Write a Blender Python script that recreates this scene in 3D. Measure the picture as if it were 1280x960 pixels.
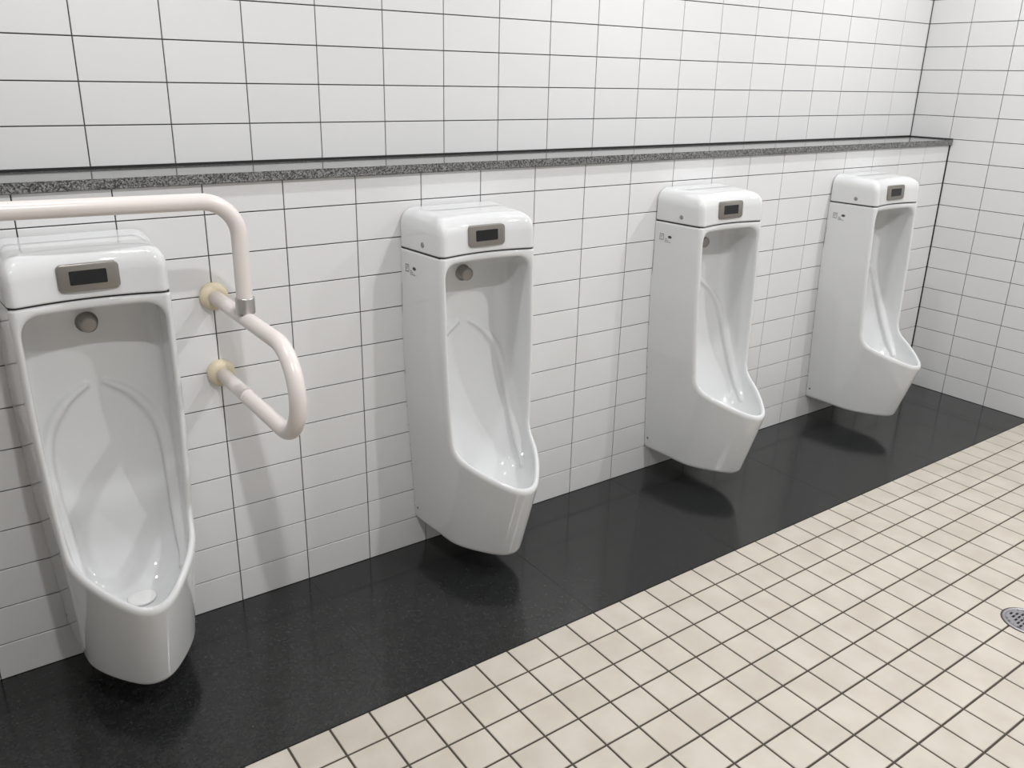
import bpy, bmesh, math, random
import numpy as np
from mathutils import Matrix, Vector

random.seed(7)
for o in list(bpy.data.objects):
    bpy.data.objects.remove(o, do_unlink=True)
S = bpy.context.scene
C = S.collection

# ------------------------------------------------------------------ camera
cam = bpy.data.objects.new('camera', bpy.data.cameras.new('camera'))
C.objects.link(cam)
cam.location = (-0.7778, -2.0841, 1.4298)
cam.rotation_euler = (1.2325, -0.0211, -0.6164)
cam.data.sensor_width = 36.0
cam.data.lens = 1044.98 / 1280 * 36.0
cam.data.shift_x = 2.15 / 1280
cam.data.shift_y = -17.71 / 1280
cam.data.clip_start = 0.02
S.camera = cam

# ------------------------------------------------------------------ world, exposure, lamps
world = bpy.data.worlds.new('world')
S.world = world
world.use_nodes = True
world.node_tree.nodes['Background'].inputs[0].default_value = (1, 1, 1, 1)
world.node_tree.nodes['Background'].inputs[1].default_value = 0.05
S.view_settings.view_transform = 'Standard'
S.view_settings.look = 'None'
S.view_settings.gamma = 1.0
S.view_settings.use_curve_mapping = False
S.view_settings.exposure = -1.25

CEIL = 2.5
XR, XL, YB, YF = 3.2044, -2.6, 0.2, -3.4       # right wall, left wall, upper back wall, wall behind the camera
LAMPS_ROOM = [(-0.45, -1.75), (1.2, -1.75), (2.7, -1.75)]
LAMPS_WALL = [(-0.45, -0.45), (1.2, -0.45), (2.6, -0.45)]
POWER_ROOM, POWER_WALL = 46.0, 20.0
LAMP_COLOUR = (0.985, 0.99, 1.0)

# ------------------------------------------------------------------ materials
def mat(name, col, rough=0.5, metal=0.0, spec=0.5, var=0.0, noise=None, bump=None, coat=0.0):
    """Principled material; var = per-object value spread, noise = (scale, colour2, lo, hi), bump = (scale, strength, distance)."""
    m = bpy.data.materials.new(name)
    m.use_nodes = True
    nt = m.node_tree
    b = nt.nodes['Principled BSDF']
    b.inputs['Base Color'].default_value = (*col, 1)
    b.inputs['Roughness'].default_value = rough
    b.inputs['Metallic'].default_value = metal
    b.inputs['Specular IOR Level'].default_value = spec
    b.inputs['Coat Weight'].default_value = coat
    src = None
    geo = nt.nodes.new('ShaderNodeNewGeometry')
    if noise:
        n = nt.nodes.new('ShaderNodeTexNoise')
        n.inputs['Scale'].default_value = noise[0]
        n.inputs['Detail'].default_value = 5
        nt.links.new(geo.outputs['Position'], n.inputs['Vector'])
        r = nt.nodes.new('ShaderNodeValToRGB')
        r.color_ramp.elements[0].position = noise[2]
        r.color_ramp.elements[1].position = noise[3]
        r.color_ramp.elements[0].color = (*col, 1)
        r.color_ramp.elements[1].color = (*noise[1], 1)
        nt.links.new(n.outputs['Fac'], r.inputs['Fac'])
        src = r.outputs['Color']
    if var:
        oi = nt.nodes.new('ShaderNodeObjectInfo')
        mr = nt.nodes.new('ShaderNodeMapRange')
        mr.inputs['To Min'].default_value = 1 - var
        mr.inputs['To Max'].default_value = 1 + var
        nt.links.new(oi.outputs['Random'], mr.inputs['Value'])
        hsv = nt.nodes.new('ShaderNodeHueSaturation')
        if src:
            nt.links.new(src, hsv.inputs['Color'])
        else:
            hsv.inputs['Color'].default_value = (*col, 1)
        nt.links.new(mr.outputs['Result'], hsv.inputs['Value'])
        src = hsv.outputs['Color']
    if src:
        nt.links.new(src, b.inputs['Base Color'])
    if bump:
        n2 = nt.nodes.new('ShaderNodeTexNoise')
        n2.inputs['Scale'].default_value = bump[0]
        n2.inputs['Detail'].default_value = 3
        nt.links.new(geo.outputs['Position'], n2.inputs['Vector'])
        bp = nt.nodes.new('ShaderNodeBump')
        bp.inputs['Strength'].default_value = bump[1]
        bp.inputs['Distance'].default_value = bump[2]
        nt.links.new(n2.outputs['Fac'], bp.inputs['Height'])
        nt.links.new(bp.outputs['Normal'], b.inputs['Normal'])
    return m

M = {}
M['tile'] = mat('white_glazed_tile', (0.74, 0.74, 0.74), 0.30, var=0.012)
M['grout'] = mat('dark_grey_grout', (0.075, 0.073, 0.072), 0.9)
M['sealant'] = mat('black_sealant', (0.012, 0.012, 0.012), 0.6)
M['floor_tile'] = mat('beige_floor_tile', (0.525, 0.475, 0.405), 0.42, var=0.03,
                      noise=(9.0, (0.585, 0.537, 0.468), 0.35, 0.65), bump=(140, 0.12, 0.002))
M['floor_grout'] = mat('brown_grey_grout', (0.062, 0.051, 0.042), 0.9)
M['ceramic'] = mat('white_vitreous_china', (0.70, 0.708, 0.71), 0.06, coat=0.3)
M['gasket'] = mat('dark_seam_gasket', (0.03, 0.03, 0.03), 0.7)
M['plate'] = mat('taupe_metal_plate', (0.30, 0.285, 0.26), 0.32, metal=0.85)
M['sensor'] = mat('black_sensor_glass', (0.006, 0.006, 0.007), 0.12)
M['spout'] = mat('dull_nickel', (0.33, 0.31, 0.29), 0.38, metal=0.9)
M['steel'] = mat('brushed_steel', (0.55, 0.54, 0.53), 0.3, metal=1.0)
M['drain_steel'] = mat('drain_steel', (0.40, 0.39, 0.41), 0.38, metal=0.9)
M['dark_hole'] = mat('dark_hole', (0.015, 0.014, 0.014), 0.8)
M['print'] = mat('grey_print', (0.16, 0.16, 0.16), 0.4)
M['print_dark'] = mat('dark_print', (0.05, 0.05, 0.05), 0.4)
M['drain_cover'] = mat('white_plastic_drain', (0.82, 0.82, 0.81), 0.25)
M['rail'] = mat('ivory_vinyl_rail', (0.77, 0.71, 0.68), 0.28)
M['flange'] = mat('cream_plastic_flange', (0.66, 0.575, 0.42), 0.4)
M['ceiling'] = mat('ceiling_white', (0.80, 0.80, 0.80), 0.8)
M['partition'] = mat('grey_partition', (0.66, 0.65, 0.64), 0.5)

def granite(name, cols, stops, rough, scale):
    m = bpy.data.materials.new(name)
    m.use_nodes = True
    nt = m.node_tree
    b = nt.nodes['Principled BSDF']
    geo = nt.nodes.new('ShaderNodeNewGeometry')
    v = nt.nodes.new('ShaderNodeTexVoronoi')
    v.inputs['Scale'].default_value = scale
    nt.links.new(geo.outputs['Position'], v.inputs['Vector'])
    n = nt.nodes.new('ShaderNodeTexNoise')
    n.inputs['Scale'].default_value = scale * 0.9
    n.inputs['Detail'].default_value = 4
    nt.links.new(geo.outputs['Position'], n.inputs['Vector'])
    sep = nt.nodes.new('ShaderNodeSeparateColor')
    nt.links.new(v.outputs['Color'], sep.inputs['Color'])
    mx = nt.nodes.new('ShaderNodeMath')
    mx.operation = 'MULTIPLY_ADD'
    mx.inputs[1].default_value = 0.55
    nt.links.new(sep.outputs['Red'], mx.inputs[0])
    m2 = nt.nodes.new('ShaderNodeMath')
    m2.operation = 'MULTIPLY'
    m2.inputs[1].default_value = 0.45
    nt.links.new(n.outputs['Fac'], m2.inputs[0])
    nt.links.new(m2.outputs[0], mx.inputs[2])
    r = nt.nodes.new('ShaderNodeValToRGB')
    r.color_ramp.elements[0].position = stops[0]
    r.color_ramp.elements[1].position = stops[-1]
    r.color_ramp.elements[0].color = (*cols[0], 1)
    r.color_ramp.elements[1].color = (*cols[-1], 1)
    for s_, c_ in list(zip(stops, cols))[1:-1]:
        e = r.color_ramp.elements.new(s_)
        e.color = (*c_, 1)
    nt.links.new(mx.outputs[0], r.inputs['Fac'])
    nt.links.new(r.outputs['Color'], b.inputs['Base Color'])
    b.inputs['Roughness'].default_value = rough
    return m

M['granite'] = granite('polished_grey_granite', [(0.022, 0.022, 0.022), (0.095, 0.095, 0.095), (0.28, 0.28, 0.275)],
                       [0.2, 0.45, 0.75], 0.10, 330)
M['black_granite'] = granite('black_floor_granite', [(0.0155, 0.016, 0.016), (0.0195, 0.0205, 0.0205), (0.028, 0.029, 0.029)],
                             [0.2, 0.55, 0.85], 0.13, 150)
M['lamp'] = bpy.data.materials.new('lamp_lens')
M['lamp'].use_nodes = True
_b = M['lamp'].node_tree.nodes['Principled BSDF']
_b.inputs['Emission Color'].default_value = (*LAMP_COLOUR, 1)
_b.inputs['Emission Strength'].default_value = 30.0

# ------------------------------------------------------------------ helpers
def obj(name, mesh, material=None, parent=None, loc=None):
    if isinstance(mesh, bmesh.types.BMesh):
        me = bpy.data.meshes.new(name)
        mesh.to_mesh(me)
        mesh.free()
        mesh = me
    o = bpy.data.objects.new(name, mesh)
    C.objects.link(o)
    if material is not None and not mesh.materials:
        mesh.materials.append(M[material])
    o.parent = parent
    if loc is not None:
        o.location = loc
    return o

def thing(name, label, cat, loc=(0, 0, 0), group=None):
    o = bpy.data.objects.new(name, None)
    o.empty_display_size = 0.1
    C.objects.link(o)
    o.location = loc
    return tag(o, label, cat, group)

def tag(o, label=None, cat=None, group=None, kind=None):
    if label: o['label'] = label
    if cat: o['category'] = cat
    if group: o['group'] = group
    if kind: o['kind'] = kind
    return o

def box(bm, x0, x1, y0, y1, z0, z1):
    v = [bm.verts.new((x, y, z)) for z in (z0, z1) for y in (y0, y1) for x in (x0, x1)]
    for f in ((0, 2, 3, 1), (4, 5, 7, 6), (0, 1, 5, 4), (2, 6, 7, 3), (0, 4, 6, 2), (1, 3, 7, 5)):
        bm.faces.new([v[i] for i in f])
    return v

def box_bm(*a):
    bm = bmesh.new()
    box(bm, *a)
    return bm

def tile_verts(w, h, t, b, axis):
    """Tile w x h, thickness t, chamfer b; centred, back face at 0, growing along the room-facing axis."""
    out = []
    for (iw, d) in ((0, 0.0), (0, t - b), (b, t)):
        for sx, sy in ((-1, -1), (1, -1), (1, 1), (-1, 1)):
            a, c = sx * (w / 2 - iw), sy * (h / 2 - iw)
            if axis == 'z':   out.append((a, c, d))          # faces up
            elif axis == 'y': out.append((a, -d, c))         # faces -y
            else:             out.append((-d, -a, c))        # faces -x
    fc = []
    for r in (0, 4):
        for i in range(4):
            j = (i + 1) % 4
            fc.append((r + i, r + j, r + 4 + j, r + 4 + i))
    fc.append((8, 9, 10, 11))
    return out, fc

_tile_cache = {}
def tile_mesh(w, h, t, b, axis, material):
    key = (round(w, 4), round(h, 4), t, b, axis, material)
    if key not in _tile_cache:
        v, f = tile_verts(w, h, t, b, axis)
        me = bpy.data.meshes.new('tile')
        me.from_pydata(v, [], f)
        me.materials.append(M[material])
        _tile_cache[key] = me
    return _tile_cache[key]

def stuff_tiles(name, items, t, b, axis, material, parent):
    V, F = [], []
    for (w, h, loc) in items:
        v, f = tile_verts(w, h, t, b, axis)
        n = len(V)
        V += [(p[0] + loc[0], p[1] + loc[1], p[2] + loc[2]) for p in v]
        F += [tuple(i + n for i in q) for q in f]
    me = bpy.data.meshes.new(name)
    me.from_pydata(V, [], F)
    o = obj(name, me, material, parent)
    o['kind'] = 'stuff'
    return o

def spans(lo, hi, start, pitch):
    """Joint positions start + k*pitch clipped to [lo, hi]: list of tile intervals."""
    k = math.ceil((lo - start) / pitch - 1e-6)
    cuts = [lo]
    while start + k * pitch < hi - 1e-6:
        c = start + k * pitch
        if c > lo + 1e-6:
            cuts.append(c)
        k += 1
    cuts.append(hi)
    return [(a, b_) for a, b_ in zip(cuts[:-1], cuts[1:]) if b_ - a > 0.006]

# camera model, only to rank which tiles show largest
_R = np.array(cam.rotation_euler.to_matrix())
def pixel(p):
    q = (np.array(p) - np.array(cam.location)) @ _R
    if q[2] > -0.05:
        return None
    return 640 - 2.15 + 1044.98 * q[0] / -q[2], 480 - 17.71 - 1044.98 * q[1] / -q[2], -q[2]

def score(p, margin=40):
    u = pixel(p)
    if u is None or not (-margin < u[0] < 1280 + margin and -margin < u[1] < 960 + margin):
        return 0.0
    return 1.0 / u[2] ** 2

G = 0.0029          # grout width on the walls
T = 0.004           # how far tiles stand on the backing
def lay(parent, cols, rows, place, axis, material, b, g, cap=290, t=T):
    """Lay tiles over cols x rows; the ones that show largest become objects, the others one stuff part."""
    items = []
    for a0, a1 in cols:
        for b0, b1 in rows:
            c = place((a0 + a1) / 2, (b0 + b1) / 2)
            items.append((score(c), a1 - a0 - g, b1 - b0 - g, c))
    items.sort(key=lambda q: -q[0])
    rest = []
    for k, (s, w, h, c) in enumerate(items):
        if s > 0 and k < cap:
            obj('tile', tile_mesh(w, h, t, b, axis, material), None, parent, c)
        else:
            rest.append((w, h, c))
    if rest:
        stuff_tiles('tile_field', rest, t, b, axis, material, parent)

# ------------------------------------------------------------------ room shell
ZR0 = 1.0958            # height of the first full joint under the ledge
rows_lower = spans(0.0, 1.1705, ZR0 - 1.0, 0.1)
rows_upper = spans(1.1985, CEIL, ZR0, 0.1)

wl = tag(obj('wall_back', box_bm(XL, XR + .1, T, 0.03, -0.05, 1.1695), 'grout'), kind='structure')
tag(wl, 'lower back wall of white rectangular tiles behind the urinals')
lay(wl, spans(XL, XR, 0.0, 0.2), rows_lower, lambda a, c: (a, T, c), 'y', 'tile', 0.0008, G)

wu = tag(obj('wall_upper', box_bm(XL, XR + .1, YB + T, YB + .12, 1.165, CEIL + .05), 'grout'), kind='structure')
tag(wu, 'upper back wall of white tiles set back above the granite ledge')
lay(wu, spans(XL, XR, -0.4039, 0.2), rows_upper, lambda a, c: (a, YB + T, c), 'y', 'tile', 0.0008, G)

wr = tag(obj('wall_right', box_bm(XR + T, XR + .12, YF - .1, YB + T, -0.05, CEIL + .05), 'grout'), kind='structure')
tag(wr, 'white tiled end wall closing the row of urinals')
cols_r = spans(YF, YB, 0.008, 0.2)
lay(wr, cols_r, spans(0.0, CEIL, ZR0 - 1.0, 0.1), lambda a, c: (XR + T, a, c), 'x', 'tile', 0.0008, G)

tag(obj('wall_left', box_bm(XL - .1, XL, YF - .1, YB + T, -0.05, CEIL + .05), 'partition'), kind='structure')
tag(obj('wall_front', box_bm(XL, XR + T, YF - .1, YF, -0.05, CEIL + .05), 'partition'), kind='structure')
tag(obj('ceiling', box_bm(XL - .1, XR + .12, YF - .1, YB + .12, CEIL, CEIL + .08), 'ceiling'), kind='structure')

# dark sealant in the corners
obj('sealant', box_bm(XR - 0.0035, XR + 0.004, -0.0035, 0.004, 0.0, 1.1700), 'sealant', wl)
obj('sealant', box_bm(XR - 0.0030, XR + 0.004, YB - 0.0030, YB + 0.004, 1.1935, CEIL), 'sealant', wu)

# floor: dark granite strip along the wall, beige mosaic in front
Y0 = -0.5994
fl = tag(obj('floor', box_bm(XL, XR + T, YF, Y0, -0.06, -0.0022), 'floor_grout'), kind='structure')
tag(fl, 'floor of small square beige tiles with dark joints')
lay(fl, spans(XL, XR, -0.0012, 0.1), spans(YF, Y0, -0.6964, 0.1), lambda a, c: (a, c, -0.0042), 'z', 'floor_tile', 0.0012, 0.0052, cap=300, t=0.0042)
fs = tag(obj('floor_strip', box_bm(XL, XR + T, Y0, T, -0.06, -0.0006), 'black_granite'), kind='structure')
tag(fs, 'polished black granite strip along the foot of the urinal wall')
for a0, a1 in spans(XL, XR, 0.0, 0.6):
    w = a1 - a0 - 0.0007
    obj('slab', tile_mesh(w, -Y0 - 0.001, 0.0042, 0.0002, 'z', 'black_granite'), None, fs, ((a0 + a1) / 2, Y0 / 2, -0.0042))

# ------------------------------------------------------------------ granite ledge
bm = box_bm(XL, XR - 0.001, -0.012, YB - 0.001, 1.1700, 1.1940)
bmesh.ops.bevel(bm, geom=[e for e in bm.edges if abs(e.verts[0].co.y + 0.012) < 1e-5 and abs(e.verts[1].co.y + 0.012) < 1e-5],
                offset=0.0015, segments=2, affect='EDGES')
ledge = thing('granite_ledge', 'long speckled grey granite ledge running above the urinals', 'ledge', (0, 0, 0))
obj('slab', bm, 'granite', ledge)
obj('sealant', box_bm(XL, XR - 0.001, YB - 0.004, YB + 0.003, 1.1942, 1.1992), 'sealant', ledge)
obj('sealant', box_bm(XR - 0.005, XR + 0.0, -0.010, YB - 0.004, 1.1942, 1.1990), 'sealant', ledge)

# ------------------------------------------------------------------ urinal: implicit surface, meshed with surface nets
def smax(a, b, k):
    h = np.clip(0.5 + 0.5 * (a - b) / k, 0, 1)
    return b + (a - b) * h + k * h * (1 - h)
def smin(a, b, k):
    return -smax(-a, -b, k)
def sstep(a, b, x):
    t = np.clip((x - a) / (b - a), 0, 1)
    return t * t * (3 - 2 * t)

# half outline seen from above (x, depth), rounded by corner cutting and tabulated in polar form about (0, 0.2)
_poly = np.array([(.179, -.1), (.164, .1), (.1565, .2), (.1500, .250), (.117, .317), (.058, .395), (.021, .4205)])
_poly = np.concatenate([_poly, _poly[::-1] * [-1, 1]])
for _ in range(6):
    _q = 0.75 * _poly[:-1] + 0.25 * _poly[1:]
    _r = 0.25 * _poly[:-1] + 0.75 * _poly[1:]
    _poly = np.concatenate([_poly[:1], np.stack([_q, _r], 1).reshape(-1, 2), _poly[-1:]])
_half = _poly[(_poly[:, 0] >= -0.004) & (_poly[:, 1] > 0.19)]
_tt = np.arctan2(_half[:, 0], _half[:, 1] - 0.2)
_o = np.argsort(_tt)
TT = np.linspace(0, math.pi / 2, 1500)
RHO = np.interp(TT, _tt[_o], np.hypot(_half[:, 0], _half[:, 1] - 0.2)[_o])
_k = np.hanning(61); _k /= _k.sum()
RHO = np.convolve(np.r_[RHO[60:0:-1], RHO, 2 * RHO[-1] - RHO[-2:-62:-1]], _k, 'same')[60:-60]
DRHO = np.gradient(RHO, TT)
SIDE0 = RHO[-1]
HZ = [0.05, 0.09, 0.30, 0.50, 0.70, 1.20]
HB = [0.132, 0.138, 0.150, 0.163, 0.170, 0.172]

def plan(x, y, z):
    """Distance-like value of the outline seen from above (y = depth out from the wall)."""
    sx = np.interp(z, HZ, HB) / 0.172
    sy = (0.344 + (np.minimum(z, 0.5) - 0.10) * (0.076 / 0.237)) / 0.42
    u = np.abs(x) / sx
    v = y / sy
    vv = np.maximum(v - 0.2, 1e-5)
    r = np.sqrt(u * u + vv * vv) + 1e-9
    th = np.arctan2(u, vv)
    rho = np.interp(th, TT, RHO)
    drho = np.interp(th, TT, DRHO)
    dr = (r - rho) / np.sqrt(1 + (drho / rho) ** 2)
    ds = u - (SIDE0 + 0.075 * (0.2 - v))
    return np.where(v > 0.2, dr, ds) * sx

def dish(x, z):
    return 0.024 * np.clip(1 - (x / 0.146) ** 2, 0, 1) * sstep(0.80, 0.95, z)

def front(x, y, z):
    a = y - (0.203 + np.maximum(0.967 - z, 0) * 0.040 - dish(x, z))
    b = (z - (0.406 - (y - 0.244) * 0.41)) * 0.925
    return smin(a, b, 0.045)

def cavity0(x, y, z):
    pi = plan(x, y, z) + 0.0165
    back = 0.060 - y
    slope = -0.868 * (y - 0.085) - 0.496 * (z - 0.50)
    floor_ = 0.270 - z
    d = smax(back, slope, 0.12)
    d = smax(d, floor_, 0.07)
    lower = 1 - sstep(0.42, 0.62, z)
    k = 0.045 + 0.035 * lower
    d = smax(d, pi, k)
    top = z - (0.946 - 0.05 * np.maximum(0.19 - y, 0))
    return smax(d, top, 0.045)

def project(f, p, n=6):
    p = p.copy()
    e = 1e-4
    for _ in range(n):
        v = f(*p.T)
        g = np.stack([(f(*(p + e * np.eye(3)[i]).T) - f(*(p - e * np.eye(3)[i]).T)) / (2 * e) for i in range(3)], 1)
        p -= (v / np.maximum((g * g).sum(1), 1e-6))[:, None] * g
    return p, g / np.maximum(np.linalg.norm(g, axis=1), 1e-9)[:, None]

RIB = np.array([(.022, .07, .740), (.060, .072, .717), (.085, .076, .692), (.104, .084, .660), (.115, .094, .615), (.122, .108, .560),
                (.127, .128, .500), (.130, .16, .430), (.128, .20, .360), (.112, .245, .312)])
def resample(P, n):
    seg = np.r_[0, np.cumsum(np.linalg.norm(np.diff(P, axis=0), axis=1))]
    t = np.linspace(0, seg[-1], n)
    return np.stack([np.interp(t, seg, P[:, i]) for i in range(3)], 1)
RP = resample(RIB, 40)
for _ in range(3):
    RP[1:-1] = 0.25 * RP[:-2] + 0.5 * RP[1:-1] + 0.25 * RP[2:]
RP, RN = project(cavity0, RP)
RP = RP - 0.0030 * RN
RR = 0.0098 * np.clip(np.minimum(np.linspace(0.35, 4, 40), np.linspace(5, 0.3, 40)), 0, 1)

def ribs(x, y, z):
    ax = np.abs(x)
    d = np.full(x.shape, 1.0)
    near = (z > 0.27) & (z < 0.77)
    if not near.any():
        return d
    P = np.stack([ax[near], y[near], z[near]], 1)
    best = np.full(len(P), 1.0)
    for i in range(len(RP) - 1):
        a, b = RP[i], RP[i + 1]
        ab = b - a
        w = P - a
        t = np.clip((w @ ab) / (ab @ ab), 0, 1)
        dd = np.sqrt(((w - t[:, None] * ab) ** 2).sum(1)) - (RR[i] + (RR[i + 1] - RR[i]) * t)
        best = np.minimum(best, dd)
    d[near] = best
    return d

def body_sdf(x, y, z):
    o = smax(plan(x, y, z), front(x, y, z), 0.018)
    o = smax(o, 0.094 - z - 0.03 * y, 0.016)
    c = smin(-cavity0(x, y, z), ribs(x, y, z), 0.014)
    d = smax(o, c, 0.012)
    d = smax(d, z - 0.9655, 0.005)
    return np.maximum(d, 0.0005 - y)

def cap_sdf(x, y, z):
    fr = y - (0.205 - dish(x, np.maximum(z, 0.96)) - 0.05 * (z - 0.967))
    d = smax(plan(x, y, z), fr, 0.026)
    d = smax(d, z - (1.0785 - 0.045 * y), 0.050)
    d = smax(d, 0.9697 - z, 0.004)
    return np.maximum(d, 0.004 - y)

def surface_net(f, lo, hi, h, name, material):
    ax = [np.arange(l, u + h, h) for l, u in zip(lo, hi)]
    X, Y, Z = np.meshgrid(*ax, indexing='ij')
    F = np.empty(X.shape)
    for i in range(0, X.shape[0], 16):
        F[i:i + 16] = f(X[i:i + 16], Y[i:i + 16], Z[i:i + 16])
    ins = F < 0
    n = np.array(F.shape)
    acc = np.zeros(tuple(n - 1) + (3,))
    cnt = np.zeros(tuple(n - 1))
    P = np.stack([X, Y, Z], -1)
    for axis in range(3):
        s0 = [slice(None)] * 3; s1 = [slice(None)] * 3
        s0[axis] = slice(0, -1); s1[axis] = slice(1, None)
        a, b = F[tuple(s0)], F[tuple(s1)]
        m = (a < 0) != (b < 0)
        idx = np.argwhere(m)
        t = (a[m] / (a[m] - b[m]))[:, None]
        p = P[tuple(s0)][m] * (1 - t) + P[tuple(s1)][m] * t
        o1, o2 = [i for i in range(3) if i != axis]
        for d1 in (0, -1):
            for d2 in (0, -1):
                c = idx.copy()
                c[:, o1] += d1; c[:, o2] += d2
                ok = np.all((c >= 0) & (c < n - 1), axis=1)
                c = c[ok]
                np.add.at(acc, tuple(c.T), p[ok])
                np.add.at(cnt, tuple(c.T), 1)
    act = cnt > 0
    vid = -np.ones(act.shape, int)
    vid[act] = np.arange(act.sum())
    V = acc[act] / cnt[act][:, None]
    faces = []
    for axis in range(3):
        s0 = [slice(None)] * 3; s1 = [slice(None)] * 3
        s0[axis] = slice(0, -1); s1[axis] = slice(1, None)
        a, b = ins[tuple(s0)], ins[tuple(s1)]
        idx = np.argwhere(a != b)
        fl_ = a[tuple(idx.T)]
        o1, o2 = (axis + 1) % 3, (axis + 2) % 3
        ok = (idx[:, o1] > 0) & (idx[:, o2] > 0) & (idx[:, o1] < n[o1] - 1) & (idx[:, o2] < n[o2] - 1)
        idx, fl_ = idx[ok], fl_[ok]
        q = []
        for d1, d2 in ((-1, -1), (0, -1), (0, 0), (-1, 0)):
            c = idx.copy()
            c[:, o1] += d1; c[:, o2] += d2
            q.append(vid[tuple(c.T)])
        q = np.stack(q, 1)
        q[~fl_] = q[~fl_][:, ::-1]
        faces.append(q)
    faces = np.concatenate(faces)
    # pull vertices onto the surface and take the normals from the field
    e = 2e-4
    for it in range(4):
        v = f(*V.T)
        g = np.stack([(f(*(V + e * np.eye(3)[i]).T) - f(*(V - e * np.eye(3)[i]).T)) / (2 * e) for i in range(3)], 1)
        gn = np.maximum((g * g).sum(1), 0.05)
        V = V - np.clip(v / gn, -0.004, 0.004)[:, None] * g * 0.9
    e = 8e-4
    g = np.stack([(f(*(V + e * np.eye(3)[i]).T) - f(*(V - e * np.eye(3)[i]).T)) / (2 * e) for i in range(3)], 1)
    N = g / np.maximum(np.linalg.norm(g, axis=1), 1e-9)[:, None]
    W = V * [1, -1, 1]                      # depth -> world y
    N = N * [1, -1, 1]
    faces = faces[:, ::-1]
    me = bpy.data.meshes.new(name)
    me.from_pydata(W.tolist(), [], faces.tolist())
    me.polygons.foreach_set('use_smooth', [True] * len(me.polygons))
    me.normals_split_custom_set_from_vertices(N.tolist())
    me.materials.append(M[material])
    return me

H = 0.0042
me_body = surface_net(body_sdf, (-.182, -.008, .070), (.182, .436, .976), H, 'body', 'ceramic')
me_cap = surface_net(cap_sdf, (-.182, -.006, .960), (.182, .220, 1.092), 0.0034, 'cap', 'ceramic')

def outline_strip(name, z0, z1, inset, material):
    """Thin band that follows the urinal's outline (the seam under the cap)."""
    pts = []
    for s in np.linspace(0, 1, 25):
        pts.append((-(0.1715 - 0.065 * s * 0.19) + inset, -0.003 - s * 0.187))
    for x in np.linspace(-0.145, 0.145, 31):
        pts.append((x, -(0.2 - inset - float(dish(np.array(x), np.array(0.967))))))
    pts += [(-x, y) for x, y in pts[:25]][::-1]
    bm_ = bmesh.new()
    lo = [bm_.verts.new((x, y, z0)) for x, y in pts]
    hi = [bm_.verts.new((x, y, z1)) for x, y in pts]
    n_ = len(pts)
    for i in range(n_):
        j = (i + 1) % n_
        bm_.faces.new((lo[i], lo[j], hi[j], hi[i]))
    bm_.faces.new(lo[::-1]); bm_.faces.new(hi)
    bmesh.ops.recalc_face_normals(bm_, faces=bm_.faces)
    me_ = bpy.data.meshes.new(name)
    bm_.to_mesh(me_); bm_.free()
    me_.materials.append(M[material])
    return me_
me_gasket = outline_strip('gasket', 0.9640, 0.9712, 0.0042, 'gasket')

def rounded_plate(w, h, r, t, bev, axis_front=True, seg=6):
    """Rounded rectangle in the x-z plane, front face at y = -t."""
    pts = []
    for cx, cz, a0 in ((w / 2 - r, h / 2 - r, 0), (-w / 2 + r, h / 2 - r, 90), (-w / 2 + r, -h / 2 + r, 180), (w / 2 - r, -h / 2 + r, 270)):
        for i in range(seg + 1):
            a = math.radians(a0 + 90 * i / seg)
            pts.append((cx, cz, math.cos(a), math.sin(a)))
    bm_ = bmesh.new()
    rings = []
    for inset, y in ((0, 0), (0, -(t - bev)), (bev * 0.3, -(t - bev * 0.3)), (bev, -t)):
        rings.append([bm_.verts.new((cx + (r - inset) * ca, y, cz + (r - inset) * sa)) for cx, cz, ca, sa in pts])
    n_ = len(pts)
    for a, b in zip(rings[:-1], rings[1:]):
        for i in range(n_):
            j = (i + 1) % n_
            bm_.faces.new((a[i], b[i], b[j], a[j]))
    bm_.faces.new(rings[-1][::-1])
    bm_.faces.new(rings[0])
    bmesh.ops.recalc_face_normals(bm_, faces=bm_.faces)
    return bm_

def lathe(profile, axis='y', seg=32, sign=-1):
    """profile: (radius, along) pairs, revolved about the given axis."""
    bm_ = bmesh.new()
    rings = []
    for r, h in profile:
        if r < 1e-6:
            p = {'y': (0, sign * h, 0), 'z': (0, 0, h), 'x': (sign * h, 0, 0)}[axis]
            rings.append([bm_.verts.new(p)])
        else:
            ring = []
            for i in range(seg):
                a = 2 * math.pi * i / seg
                c, s = r * math.cos(a), r * math.sin(a)
                ring.append(bm_.verts.new({'y': (c, sign * h, s), 'z': (c, s, h), 'x': (sign * h, c, s)}[axis]))
            rings.append(ring)
    for a, b in zip(rings[:-1], rings[1:]):
        for i in range(seg):
            j = (i + 1) % seg
            q = [a[i % len(a)], a[j % len(a)], b[j % len(b)], b[i % len(b)]]
            u = []
            for v_ in q:
                if v_ not in u:
                    u.append(v_)
            if len(u) > 2:
                bm_.faces.new(u)
    bmesh.ops.recalc_face_normals(bm_, faces=bm_.faces)
    for f_ in bm_.faces:
        f_.smooth = True
    return bm_

def smooth_angle(o, deg=35):
    me_ = o.data
    me_.polygons.foreach_set('use_smooth', [True] * len(me_.polygons))
    bm_ = bmesh.new(); bm_.from_mesh(me_)
    for e_ in bm_.edges:
        if len(e_.link_faces) == 2 and e_.calc_face_angle(0) > math.radians(deg):
            e_.smooth = False
    bm_.to_mesh(me_); bm_.free()
    return o

def side_x(y, z):
    return -np.interp(z, HZ, HB) / 0.172 * (SIDE0 + 0.015 - 0.075 * y * 0.42 / (0.344 + (min(z, 0.5) - 0.10) * (0.076 / 0.237)))

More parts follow.
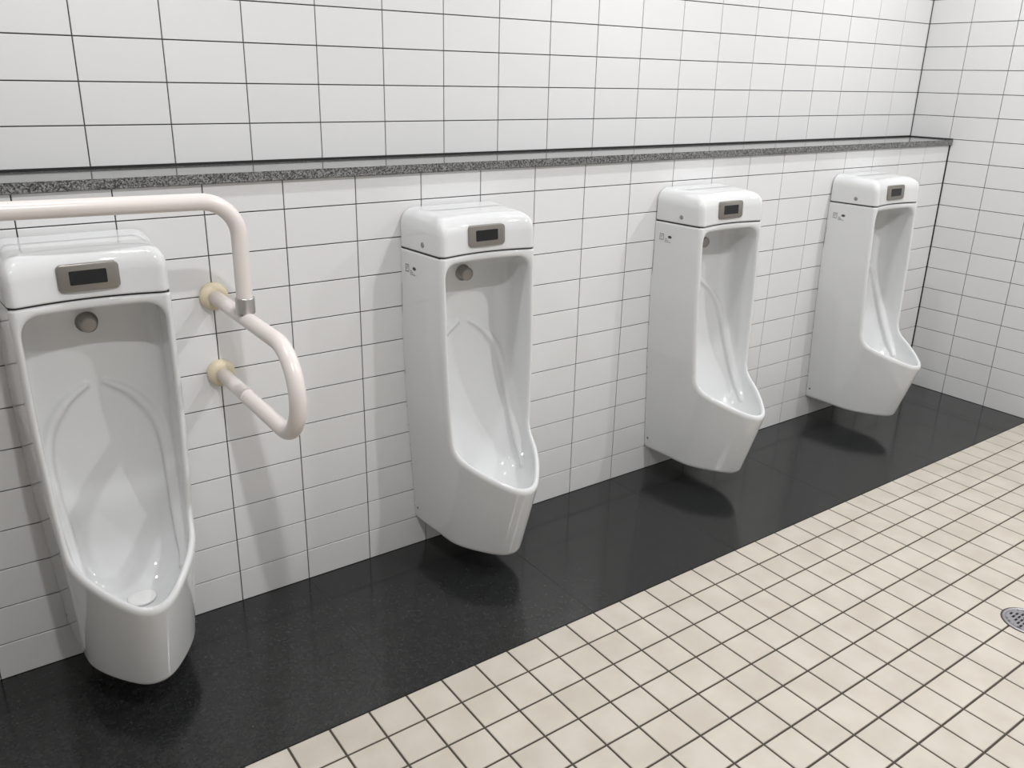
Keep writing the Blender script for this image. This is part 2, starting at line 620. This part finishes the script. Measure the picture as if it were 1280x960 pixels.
def make_urinal(label):
    root = thing('urinal', label, 'urinal', (0, 0, 0), 'urinals hung in a row on the tiled wall')
    obj('body', me_body, None, root)
    cap = obj('cap', me_cap, None, root)
    obj('gasket', me_gasket, None, root)
    # sensor plate with black window, set in the dished front of the cap
    pl = smooth_angle(obj('sensor_plate', rounded_plate(0.120, 0.058, 0.011, 0.0105, 0.0030), 'plate', root, (0.0, -0.1770, 1.0150)))
    tag(pl, 'taupe metal sensor plate')
    pl.rotation_euler = (math.radians(-2.8), 0, 0)
    fr = obj('sensor_window', rounded_plate(0.072, 0.030, 0.003, 0.0012, 0.0005), 'sensor', pl, (-0.001, -0.0101, 0.0005))
    tag(fr, 'black sensor window')
    # flush spout on the inside back
    sp = obj('spout', lathe([(0.0, 0.0), (0.024, 0.0), (0.024, 0.004), (0.0185, 0.006), (0.0190, 0.028), (0.0175, 0.031), (0.013, 0.0325), (0.0, 0.0325)]),
             'spout', root, (0.0, -0.058, 0.887))
    tag(sp, 'dull metal flush spout')
    # drain cover at the bottom of the bowl
    dp, dn = project(lambda x, y, z: body_sdf(x, y, z), np.array([[0.0, 0.262, 0.275]]))
    dr = obj('drain_cover', lathe([(0.0, -0.003), (0.031, -0.003), (0.032, 0.002), (0.029, 0.0042), (0.018, 0.0052), (0.0, 0.0056)], 'z'),
             'drain_cover', root, (dp[0][0], -dp[0][1], dp[0][2] + 0.0012))
    tag(dr, 'round white drain cover')
    # lock screws in the cap's sides, small plug on its top, fixing hole low on the flank
    for s in (-1, 1):
        yy, zz = 0.114, 0.9915
        o = obj('lock_screw', lathe([(0.0, -0.004), (0.0075, -0.004), (0.0075, 0.0010), (0.0055, 0.0022), (0.0, 0.0010)], 'x', 20, -1),
                'spout', cap, (s * -side_x(yy, zz), -yy, zz))
        o.rotation_euler = (0, 0, math.radians(5.7) if s < 0 else math.radians(180 - 5.7))
        o = obj('fixing_hole', lathe([(0.0, -0.003), (0.0045, -0.003), (0.0045, 0.0004), (0.0, 0.0004)], 'x', 16, -1),
                'print', root, (s * -side_x(0.018, 0.138), -0.018, 0.138))
        o.rotation_euler = (0, 0, 0 if s < 0 else math.pi)
    obj('plug', lathe([(0.0, -0.002), (0.006, -0.002), (0.006, 0.001), (0.004, 0.0016), (0.0, 0.0016)], 'z', 20), 'print', cap, (-0.127, -0.027, 1.0735))
    # printed rating mark on the flank: boxed text block, dark oval, two lines
    mk = bmesh.new(); dk = bmesh.new()
    def quad(bm_, y0, y1, z0, z1):
        v = [bm_.verts.new((float(side_x(-y, z)) - 0.0006, y, z)) for y, z in ((y0, z0), (y0, z1), (y1, z1), (y1, z0))]
        bm_.faces.new(v)
    zt = 0.925
    for (a, b, c, d) in ((-.026, -.044, -.000, -.0016), (-.026, -.044, -.019, -.0206), (-.026, -.0276, -.0016, -.019), (-.0424, -.044, -.0016, -.019),
                         (-.030, -.040, -.006, -.0072), (-.030, -.037, -.011, -.0122), (-.050, -.064, -.020, -.0212), (-.050, -.076, -.025, -.0262), (-.050, -.059, -.015, -.0162)):
        quad(mk, a, b, zt + c + 0.0003, zt + d - 0.0003)
    cy, cz = -.071, zt - .0075
    ring = []
    for i in range(20):
        a = 2 * math.pi * i / 20
        y, z = cy + .0085 * math.cos(a), cz + .0048 * math.sin(a)
        ring.append(dk.verts.new((float(side_x(-y, z)) - 0.0006, y, z)))
    dk.faces.new(ring)
    m1 = obj('rating_mark', mk, 'print', root)
    obj('oval_mark', dk, 'print_dark', m1)
    return root

def children(o):
    return [c for c in bpy.data.objects if c.parent == o]
def copy_tree(o, parent=None):
    c = o.copy()
    C.objects.link(c)
    c.parent = parent
    for ch in children(o):
        copy_tree(ch, c)
    return c

proto = make_urinal('white ceramic urinal standing under the ivory grab rail')
proto.location = (-0.5, 0, 0)
for k, lab in enumerate(('white ceramic urinal next along from the one with the grab rail',
                         'white ceramic urinal between two others, one place from the tiled end wall',
                         'white ceramic urinal at the end of the row beside the tiled end wall')):
    c = copy_tree(proto)
    c.location = (0.5 + k, 0, 0)
    c['label'] = lab

# ------------------------------------------------------------------ grab rail
def tube(bm_, path, r, seg=20):
    P = [Vector(p) for p in path]
    n_ = len(P)
    tang = []
    for i in range(n_):
        a, b = P[max(i - 1, 0)], P[min(i + 1, n_ - 1)]
        tang.append((b - a).normalized())
    up = Vector((0, 0, 1)) if abs(tang[0].z) < 0.9 else Vector((1, 0, 0))
    u = (up - tang[0] * up.dot(tang[0])).normalized()
    rings = []
    for i in range(n_):
        u = (u - tang[i] * u.dot(tang[i])).normalized()
        v = tang[i].cross(u)
        rings.append([bm_.verts.new(P[i] + r * (math.cos(2 * math.pi * k / seg) * u + math.sin(2 * math.pi * k / seg) * v)) for k in range(seg)])
    for a, b in zip(rings[:-1], rings[1:]):
        for i in range(seg):
            j = (i + 1) % seg
            f_ = bm_.faces.new((a[i], b[i], b[j], a[j]))
            f_.smooth = True
    bm_.faces.new(rings[0]); bm_.faces.new(rings[-1][::-1])
    bmesh.ops.recalc_face_normals(bm_, faces=bm_.faces)
    return bm_

def arc(c, r, a0, a1, n_, ax):
    out = []
    for i in range(n_ + 1):
        a = math.radians(a0 + (a1 - a0) * i / n_)
        p = [c[0], c[1], c[2]]
        p[ax[0]] += r * math.cos(a); p[ax[1]] += r * math.sin(a)
        out.append(tuple(p))
    return out

RT = 0.0182
rail = thing('grab_rail', 'ivory tubular grab rail with side loops over a urinal', 'grab rail', (-0.5, 0, 0))
HX, ZT, ZU, ZD, YV, YC = 0.3, 1.168, 0.895, 0.693, -0.252, -0.438
path = [(-HX, YV, ZU + 0.03)] + [(-HX, YV, z) for z in (0.95, 1.0, 1.05)]
path += arc((-HX + .078, YV, ZT - .078), .078, 180, 90, 12, (0, 2))
path += [(x, YV, ZT) for x in (-0.15, -0.05, 0.05, 0.15)]
path += arc((HX - .078, YV, ZT - .078), .078, 90, 0, 12, (0, 2))
path += [(HX, YV, z) for z in (1.05, 1.0, 0.95)] + [(HX, YV, ZU + 0.03)]
path = [(x, y, z - 0.016 * x if z > 1.06 else z) for x, y, z in path]
obj('top_bar', tube(bmesh.new(), path, RT), 'rail', rail)
for s in (-1, 1):
    rr = (ZU - ZD) / 2
    lp = [(s * HX, -0.012, ZU), (s * HX, -0.15, ZU), (s * HX, -0.3, ZU)]
    lp += arc((s * HX, YC, (ZU + ZD) / 2), rr, 90, 270, 20, (1, 2))
    lp += [(s * HX, -0.3, ZD), (s * HX, -0.15, ZD), (s * HX, -0.012, ZD)]
    loop = obj('side_loop', tube(bmesh.new(), lp, RT), 'rail', rail)
    obj('joint_ring', tube(bmesh.new(), [(s * HX, -0.205, ZD), (s * HX, -0.222, ZD)], RT + 0.0010), 'rail', loop)
    bmc = lathe([(RT, 0.0), (RT + .0028, 0.0), (RT + .0032, 0.002), (RT + .0032, 0.034), (RT + .0028, 0.036), (RT, 0.036)], 'z', 28)
    tag(obj('collar', bmc, 'steel', rail, (s * HX, YV, ZU + 0.016)), 'steel collar joining the bars')
    for zz in (ZU, ZD):
        fb = lathe([(0.0, 0.0), (0.034, 0.0), (0.035, 0.003), (0.034, 0.016), (0.029, 0.023), (0.021, 0.026), (0.0, 0.026)], 'y', 36)
        tag(obj('wall_flange', fb, 'flange', rail, (s * HX, 0.0, zz)), 'cream plastic wall flange')

# ------------------------------------------------------------------ floor drain
drain = thing('floor_drain', 'round steel floor drain set in the beige tiles', 'drain', (1.600, -1.318, 0.0))
R = 0.064
obj('rim', lathe([(R - .010, 0.0004), (R - .010, 0.0026), (R - .004, 0.0034), (R - .001, 0.0030), (R, 0.0002)], 'z', 48), 'drain_steel', drain)
obj('joint', lathe([(R - .002, 0.0001), (R + .0035, 0.0001), (R + .0035, 0.0006), (R - .002, 0.0006)], 'z', 48), 'floor_grout', drain)
obj('sump', lathe([(0.0, 0.0002), (R - .009, 0.0002), (R - .009, 0.0008), (0.0, 0.0008)], 'z', 48), 'dark_hole', drain)
bm = bmesh.new()
pw, ph, bw = 0.0200, 0.0112, 0.0052
nz = int(R / ph) + 1
for i in range(-nz, nz + 1):
    for j in range(-6, 7):
        cx, cy = j * pw + (pw / 2 if i % 2 else 0), i * ph
        o = [(cx - pw / 2, cy - ph / 2), (cx + pw / 2, cy - ph / 2), (cx + pw / 2, cy + ph / 2), (cx - pw / 2, cy + ph / 2)]
        if all(math.hypot(*p) > R - .006 for p in o) or math.hypot(cx, cy) > R - .006:
            continue
        def cl(p):
            d = math.hypot(*p)
            s = min(1, (R - .006) / d) if d > 0 else 1
            return (p[0] * s, p[1] * s, 0.0022)
        full = all(math.hypot(*p) < R - .008 for p in o)
        ov = [bm.verts.new(cl(p)) for p in o]
        if full:
            n_ = [(cx - pw / 2 + bw / 2, cy - ph / 2 + bw / 2), (cx + pw / 2 - bw / 2, cy - ph / 2 + bw / 2),
                  (cx + pw / 2 - bw / 2, cy + ph / 2 - bw / 2), (cx - pw / 2 + bw / 2, cy + ph / 2 - bw / 2)]
            iv = [bm.verts.new((p[0], p[1], 0.0022)) for p in n_]
            dv = [bm.verts.new((p[0], p[1], 0.0006)) for p in n_]
            for k in range(4):
                l = (k + 1) % 4
                bm.faces.new((ov[k], ov[l], iv[l], iv[k]))
                bm.faces.new((iv[k], iv[l], dv[l], dv[k]))
        else:
            bm.faces.new(ov)
obj('grate', bm, 'drain_steel', drain)

# ------------------------------------------------------------------ ceiling downlights
def downlight(x, y, power, label, group):
    d = thing('ceiling_downlight', label, 'downlight', (x, y, CEIL), group)
    obj('trim_ring', lathe([(0.062, 0.0), (0.085, 0.0), (0.085, -0.004), (0.066, -0.010), (0.062, -0.004)], 'z', 40), 'ceiling', d)
    obj('lens', lathe([(0.0, -0.002), (0.062, -0.002), (0.062, -0.0005), (0.0, -0.0005)], 'z', 32), 'lamp', d)
    L = bpy.data.lights.new('downlight_lamp', 'AREA')
    L.shape = 'DISK'
    L.size = 0.075
    L.energy = power
    L.color = LAMP_COLOUR
    lo = bpy.data.objects.new('downlight_lamp', L)
    C.objects.link(lo)
    lo.parent = d
    lo.location = (0, 0, -0.012)
for x, y in LAMPS_WALL:
    downlight(x, y, POWER_WALL, 'round recessed ceiling downlight close above the urinal wall', 'downlights along the urinal wall')
for x, y in LAMPS_ROOM:
    downlight(x, y, POWER_ROOM, 'round recessed ceiling downlight over the beige floor', 'downlights over the beige floor')
